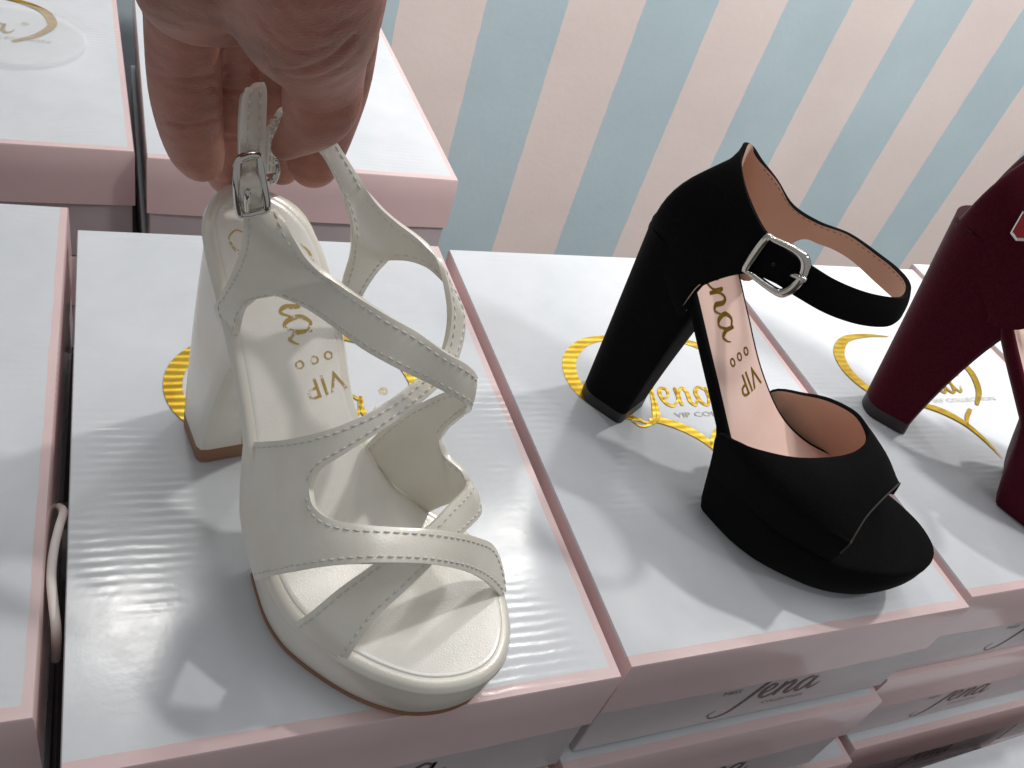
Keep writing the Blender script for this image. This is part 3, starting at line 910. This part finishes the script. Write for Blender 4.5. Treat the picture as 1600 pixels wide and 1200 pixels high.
def court_shoe(last, name, label, mats, letters=True, scale_fore=1.11, low=0.0, heel_front=.0195):
    root = empty(name, tuple(last.P(0.07, 0, 0)))
    tag(root, label, "shoe")
    up_m, lin_m, sock_m, tip_m, metal = mats
    out = smooth_outline([(s if s < 0.05 else 0.05 + (s - 0.05) * (1.0 + 0.9 * (scale_fore - 1)), t * 1.05 - 0.001) for s, t in INSOLE])
    toe = lambda s: 0.16 * max(0.0, s - 0.135)
    bed = lambda s, t: prof(s) - 0.001 + 0.10 * t * t + toe(s)
    pad = link_mesh("insole", slab(last, out, bed, lambda s, t: prof(s) - 0.0060 + toe(s), fil=0.0024, insets=(0.0004, 0.0011, 0.0022), grid=0.004, rows=2), up_m, root); sharp(pad, 60)
    so = offset(out, 0.0030); so = so[so[:, 0] < 0.128]; so = resample(so, 150, closed=True)
    sk = link_mesh("insole_cover", sheet_top(last, so, bed, 0.0005, (0.001,), 0.004), sock_m, pad); sharp(sk, 60)
    if letters:
        link_mesh("insole_lettering", insole_words(last, bed, 0.0025, -0.010, 0.0150, 0.0200, 0.0008), MAT['gold'], pad, smooth=False)

    def zb(s, t):
        k = np.clip((s - 0.057) / 0.014, 0, 1); k = k * k * (3 - 2 * k)
        sp = 0.20 * max(0, s - 0.128) * max(0, (s - 0.128) / 0.03)
        return (1 - k) * (prof(s) - 0.0125) + k * (0.0004 + sp)
    pl = link_mesh("platform", slab(last, offset(out, 0.0004), lambda s, t: prof(s) - 0.0054 + toe(s), zb, insets=(0.002,), grid=0.004, inset_b=0.0058, rows=6, bulge=0.0004), up_m, root); sharp(pl, 50)
    # heel
    rings = []
    base = d_ring(-.0215, .0095, .0150, .0140, -.002, r=.003); top = d_ring(-.0238, heel_front, .0236, .0212, -.001, r=.005)
    for k in np.linspace(0, 1, 15):
        f = base * (1 - k ** 1.1) + top * k ** 1.1
        rings.append([last.P(s, t, 0.0066 * (1 - k) + k * min(prof(s) - 0.006, 0.110)) for s, t in f])
    hl = link_mesh("heel", loft(rings), up_m, root); sharp(hl, 32)
    tip = [[last.P(s, t, z) for s, t in base] for z in (0.0, 0.0066)]
    tp = link_mesh("heel_tip", loft(tip), tip_m, hl); sharp(tp, 32)
    # heel counter and ankle strap: one closed band
    q = BL.pick
    ring = [(q(1162, 223, -.004), (-.0228, -.001, .108)), (q(1157, 246, -.0135), (-.0205, -.0145, .1055)), (q(1162, 285, -.0200), (-.0080, -.0222, .101)),
            (q(1173, 322, -.0240), q(1061, 494, -.0236)), (q(1193, 360, -.0260), q(1091, 451, -.0244)), (q(1215, 380, -.0268), q(1160, 428, -.0265)),
            (q(1238, 397, -.0270), q(1205, 440, -.0272)), (q(1268, 416, -.0262), q(1242, 463, -.0272)), (q(1300, 435, -.0242), q(1290, 490, -.0256)),
            (q(1350, 456, -.0180), q(1340, 507, -.0195)), (q(1400, 466, -.0075), q(1382, 511, -.0110)), (q(1417, 463, -.0005), q(1403, 502, -.0040)),
            (q(1424, 452, .0060), q(1413, 486, .0035)), (q(1420, 437, .0110), q(1411, 472, .0110)), (q(1404, 419, .0165), q(1398, 462, .0165)),
            (q(1380, 400, .0203), q(1373, 441, .0205)), (q(1330, 365, .0243), q(1328, 402, .0245)), (q(1280, 345, .0250), q(1285, 381, .0262)),
            (q(1240, 319, .0232), q(1245, 375, .0272)), (q(1216, 281, .0185), (.0240, .0270, .0900)), (q(1192, 250, .0110), (.0060, .0240, .0940)),
            (q(1177, 228, .0045), (-.0150, .0165, .105))]
    for i, k in ((4, 0.6), (5, 1.0), (6, 0.7)): ring[i] = (ring[i][0], np.array(ring[i][1]) - np.array([0, 0, low * k]))
    U = Sheet(last)
    U.ribbon([last.P(*a) for a, b in ring], [last.P(*b) for a, b in ring], n=6, nc=12, closed=True, stitch='A', bulge=[.0150, .0130, .0060, .0018, .0012] + [.0008] * 13 + [.0012, .0020, .0050, .0110], inset=0.0016, sides='in', depth=0.0022, ra=(2, 20))
    U.build("heel_counter", [up_m, lin_m], root, thick=0.0022, inner=True, off=-1, stitch_mat=MAT['tan_thread'])
    # vamp
    rear = [(.0715, -.0330, .013), q(1117, 685, -.0366), q(1143, 688, -.0402), q(1185, 702, -.0392), q(1241, 714, -.0305), q(1297, 714, -.0150), q(1336, 705, -.0040),
            q(1357, 684, .0080), q(1353, 662, .0165), q(1335, 641, .0230), q(1297, 622, .0265), q(1260, 614, .0275), q(1206, 609, .0225), (.0620, .0200, .030)]
    front = [(.1300, -.0262, .004), q(1322, 856, -.0372), q(1331, 844, -.0356), q(1340, 829, -.0318), q(1355, 806, -.0245), q(1377, 782, -.0150), q(1396, 764, -.0050),
             q(1406, 755, .0060), (.1360, .0130, .0435), (.1355, .0190, .0395), (.1345, .0245, .034), (.1330, .0290, .028), (.1315, .0330, .0215), (.1300, .0345, .012)]
    R_, F_ = cr(rear, 5), cr(front, 5)
    rows = []
    for i in range(len(R_)):
        a, b = np.array(R_[i]), np.array(F_[i]); u = i / (len(R_) - 1)
        row = []
        for v in np.linspace(0, 1, 12):
            p = a * (1 - v) + b * v; h = math.sin(math.pi * v)
            side = (2 * u - 1); p[1] += h * (0.0112 if side < 0 else 0.0105) * np.sign(side) * abs(side) ** 0.8 * (1.0 if 0.09 < u < 0.91 else 0.72 + 3.1 * min(u, 1 - u)); p[2] += h * 0.0035 * (1 - abs(side))
            row.append(last.P(*p))
        rows.append(row)
    Vp = Sheet(last); Vp.grids.append((np.array(rows), False))
    Vp.build("vamp", [up_m, lin_m], root, thick=0.0022, inner=True, off=-1)
    # piping round the toe opening
    link_mesh("toe_binding", mesh_from(*tube([last.P(*p) for p in F_[4:-4]], 0.00045, 6)), MAT['binding'], root)
    if metal:
        t0 = -.0292
        outer = [(1159, 416), (1193, 367), (1212, 371), (1254, 391), (1267, 409), (1262, 433), (1249, 452), (1231, 463), (1214, 463), (1167, 428)]
        inner = [(1172, 420), (1202, 378), (1209, 379), (1238, 394), (1250, 411), (1246, 430), (1235, 443), (1225, 449), (1213, 449), (1176, 424)]
        O2 = resample(cr([q(x, y, t0) for x, y in outer], 6, closed=True), 72, closed=True)
        I2 = cr([q(x, y, t0) for x, y in inner], 6, closed=True)
        # match inner samples to the nearest outer direction
        c = O2.mean(0); ang = lambda p: math.atan2(p[2] - c[2], p[0] - c[0])
        oa = [ang(p) for p in O2]; ia = np.unwrap([ang(p) for p in I2])
        Iq = np.array([I2[np.argmin(np.abs(np.angle(np.exp(1j * (np.array(ia) - a)))))] for a in oa])
        prof_ = [(0.0, 0.0), (0.12, -.0012), (0.5, -.0019), (0.88, -.0012), (1.0, 0.0), (0.9, .0012), (0.1, .0012)]
        V = []; Fc = []; n = len(O2); mcount = len(prof_)
        for i in range(n):
            for k, dt in prof_:
                p = O2[i] * (1 - k) + Iq[i] * k; V.append(last.P(p[0], p[1] + dt + (p[0] - c[0]) ** 2 * 3.0, p[2]))
        for i in range(n):
            for k in range(mcount):
                k2, j = (k + 1) % mcount, (i + 1) % n; Fc.append((i * mcount + k, i * mcount + k2, j * mcount + k2, j * mcount + k))
        bkm = mesh_from(V, Fc); bm = bmesh.new(); bm.from_mesh(bkm); bmesh.ops.recalc_face_normals(bm, faces=bm.faces); bm.to_mesh(bkm); bm.free()
        bk = link_mesh("buckle", bkm, MAT['chrome'], root)
        pr_ = [last.P(*q(x, y, t)) for x, y, t in ((1237, 429, -.0290), (1243, 431, -.0305), (1252, 435, -.0312), (1259, 438, -.0305))]
        link_mesh("prong", mesh_from(*tube(cr(pr_, 5), 0.0011, 8)), MAT['chrome'], bk)
        eye = [last.P(*q(1208 + 2.0 * math.cos(a), 413 + 2.4 * math.sin(a), -.0286)) for a in np.linspace(0, 2 * math.pi, 12, endpoint=False)]
        link_mesh("punched_hole", mesh_from(*tube(eye, 0.0002, 5, closed=True)), tip_m, root)
    return root


court_shoe(BL, "platform_shoe", "black suede peep-toe platform shoe with block heel and buckled ankle strap",
           (MAT['black'], MAT['nude'], MAT['nude_sock'], MAT['black_tip'], True))
_w = BL.pick(967, 652, -.0157); _ang = math.radians(-52)
_e = np.array([math.cos(_ang), math.sin(_ang)]); _t = np.array([-_e[1], _e[0]])
_P = at(1408, 678, -.0104)[:2]
WL = Last(tuple(_P - _e * _w[0] - _t * _w[1]), -52, -.0104, 1.18, 0.15)
wine = court_shoe(WL, "platform_shoe", "burgundy suede high heeled shoe, its toe cut off by the picture's edge",
                  (MAT['wine'], MAT['nude'], MAT['nude_sock'], MAT['wine_dark'], False), letters=False, low=0.036, heel_front=.030)


# ------------------------------------------------------------------ the hand that holds the strap
def build_hand():
    """tapered chains of spheres melted into one skin with a voxel remesh, then creased along the finger joints"""
    dig = dict(
        little=[(283, -5, .228, 50), (286, 70, .240, 51), (290, 140, .249, 50), (297, 190, .255, 46), (306, 228, .259, 41), (313, 247, .261, 34)],
        ring=[(360, -10, .240, 38), (363, 70, .258, 41), (365, 140, .270, 42), (365, 205, .280, 42), (362, 248, .287, 39), (358, 270, .290, 33)],
        middle=[(424, 0, .245, 36), (426, 80, .262, 36), (430, 150, .270, 35), (437, 215, .278, 29), (440, 262, .283, 26)],
        index=[(548, -20, .222, 46), (546, 60, .238, 42), (538, 130, .248, 38), (520, 190, .256, 36), (500, 232, .261, 38), (489, 254, .263, 38)],
        thumb=[(470, -120, .176, 130), (471, -40, .186, 121), (479, 20, .196, 104), (493, 70, .205, 77), (505, 114, .2115, 60), (502, 158, .215, 57), (488, 190, .219, 43), (462, 214, .223, 29), (444, 230, .226, 20)],
        palm=[(455, -190, .185, 120), (380, -130, .190, 120), (315, -60, .200, 92), (292, -22, .206, 70), (310, -12, .208, 70)],
        pad=[(292, -22, .206, 70), (330, -8, .212, 68), (372, -2, .218, 60), (410, -30, .220, 70)],
        wrist=[(455, -190, .185, 120), (470, -330, .172, 150), (485, -520, .16, 165)])
    bm = bmesh.new()
    for k, ch in dig.items():
        P = [at_y(x, y, Y) for x, y, Y, r in ch]; R = [r * np.linalg.norm(p - CAM) / F_PX for p, (x, y, Y, r) in zip(P, ch)]
        D = cr([np.r_[p, r] for p, r in zip(P, R)], 7)
        for q in D:
            bmesh.ops.create_icosphere(bm, subdivisions=3, radius=q[3], matrix=Matrix.Translation(Vector(q[:3])))
    me = bpy.data.meshes.new("hand_raw"); bm.to_mesh(me); bm.free()
    tmp = bpy.data.objects.new("hand_raw", me); col.objects.link(tmp)
    r = tmp.modifiers.new("r", 'REMESH'); r.mode = 'VOXEL'; r.voxel_size = 0.0009
    sm = tmp.modifiers.new("s", 'SMOOTH'); sm.factor = 0.5; sm.iterations = 6
    dg = bpy.context.evaluated_depsgraph_get()
    hm = bpy.data.meshes.new_from_object(tmp.evaluated_get(dg))
    bpy.data.objects.remove(tmp); bpy.data.meshes.remove(me)
    N = len(hm.vertices); V = np.empty(N * 3); hm.vertices.foreach_get("co", V); V = V.reshape(-1, 3)
    Nn = np.empty(N * 3); hm.vertices.foreach_get("normal", Nn); Nn = Nn.reshape(-1, 3)
    # creases: lines drawn across the pads, pressed in where they meet the skin facing them
    q = (V - CAM) @ ROT.T; U = np.stack([800 + F_PX * q[:, 0] / q[:, 2], 600 + F_PX * q[:, 1] / q[:, 2]], 1)
    face = ((CAM - V) * Nn).sum(1) / np.linalg.norm(CAM - V, axis=1)
    creases = [([(236, 118), (285, 124), (330, 119)], 4, .0005), ([(252, 190), (295, 197), (338, 187)], 4, .0006),
               ([(330, 136), (365, 142), (398, 138)], 5, .0006), ([(335, 212), (365, 216), (402, 211)], 5, .0006),
               ([(436, 112), (470, 112), (520, 92), (556, 58)], 6, .0015), ([(450, 124), (490, 124), (530, 108), (562, 80)], 5, .0009),
               ([(452, 136), (490, 141), (530, 128), (566, 104)], 5, .0008), ([(455, 150), (480, 156), (510, 152)], 4, .0006),
               ([(400, 20), (430, 60), (470, 82), (520, 70)], 4, .0004), ([(430, -10), (462, 36), (505, 52), (560, 20)], 4, .0004),
               ([(470, 0), (500, 30), (545, 34), (580, 10)], 4, .0003), ([(235, 20), (290, 40), (345, 44), (395, 40)], 4, .0003),
               ([(470, 170), (500, 182), (540, 170)], 4, .0004), ([(450, 124), (448, 160), (462, 190)], 6, .0008)]
    D = np.zeros(N)
    for ln, w, dep in creases:
        L_ = cr([np.array(p, float) for p in ln], 10); d2 = np.full(N, 1e9)
        for p in L_: d2 = np.minimum(d2, ((U - p) ** 2).sum(1))
        D += dep * np.exp(-d2 / (2 * (w * 0.6) ** 2)) * np.clip(face * 1.6, 0, 1)
    V = V - Nn * D[:, None]
    hm.vertices.foreach_set("co", V.reshape(-1)); hm.update()
    o = link_mesh("person_hand", hm, MAT['skin'])
    o.data.materials.clear(); o.data.materials.append(MAT['skin'])
    tag(o, "bare hand reaching down, thumb and fingers pinching the white sandal's ankle strap", "hand")
    return o


build_hand()


# ------------------------------------------------------------------ small things
def build_small():
    # white cord caught between two boxes
    pts = px([(92, 792, -.030), (99, 800, -.012), (92, 825, -.006), (84, 860, -.005), (80, 900, -.005), (83, 940, -.006), (87, 975, -.007), (88, 1000, -.014), (87, 1030, -.034)])
    o = link_mesh("cord", mesh_from(*tube(cr(pts, 8), 0.0017, 8)), plain("white_cord", srgb(238, 232, 226), 0.9))
    tag(o, "short white cord poking out of the gap beside the sandal's box", "cord")
    glass = Mat("clear_acrylic"); glass.set(rough=0.04, col=(0.9, 0.92, 0.93, 1)); glass.b.inputs['Alpha'].default_value = 0.16
    for (x, y, z, r), lab in (((-0.062, 0.652, -0.0087, 0.047), "clear plastic round stand over the gold logo of the back row's box"),
                              ((0.105, 0.628, 0.0004, 0.062), "clear plastic round stand behind the hand, on the back row's box")):
        prof_ = [(0.0, 0.0), (r * 0.93, 0.0), (r, 0.0012), (r, 0.0036), (r * 0.96, 0.0048), (r * 0.80, 0.0044), (r * 0.70, 0.0040), (0.0, 0.0038)]
        n = 64; V = []; Fc = []
        for i in range(n):
            a = 2 * math.pi * i / n
            for rr, zz in prof_[1:-1]: V.append((x + rr * math.cos(a), y + rr * math.sin(a), z + zz))
        k = len(prof_) - 2
        for i in range(n):
            j = (i + 1) % n
            for q in range(k - 1): Fc.append((i * k + q, j * k + q, j * k + q + 1, i * k + q + 1))
        Fc.append(tuple(i * k for i in range(n))[::-1]); Fc.append(tuple(i * k + k - 1 for i in range(n)))
        o = link_mesh("display_stand", mesh_from(V, Fc), glass.m); sharp(o, 30)
        tag(o, lab, "display stand", "clear plastic stands on the back row")


build_small()

# enamel badge pinned to the burgundy shoe
_bc = WL.pick(1601, 352, -.0262); _V = []; _F = []
for _k, _dt in ((1.0, 0.0), (1.0, -.0014), (0.86, -.0018), (0.80, -.0012)):
    for _x, _z in ((-1, -1.5), (0.0, -2.0), (1, -1.5), (1, 1.5), (-1, 1.5)): _V.append(WL.P(_bc[0] + 0.0042 * _k * _x, _bc[1] + _dt, _bc[2] + 0.0035 * _k * _z))
for _r in range(3):
    for _i in range(5): _F.append((_r * 5 + _i, _r * 5 + (_i + 1) % 5, (_r + 1) * 5 + (_i + 1) % 5, (_r + 1) * 5 + _i))
_bd = link_mesh("badge", mesh_from(_V, _F), MAT['chrome'], wine, smooth=False)
link_mesh("enamel", mesh_from(_V[15:20], [(0, 1, 2, 3, 4)]), plain("red_enamel", srgb(170, 30, 44), 0.15), _bd, smooth=False)
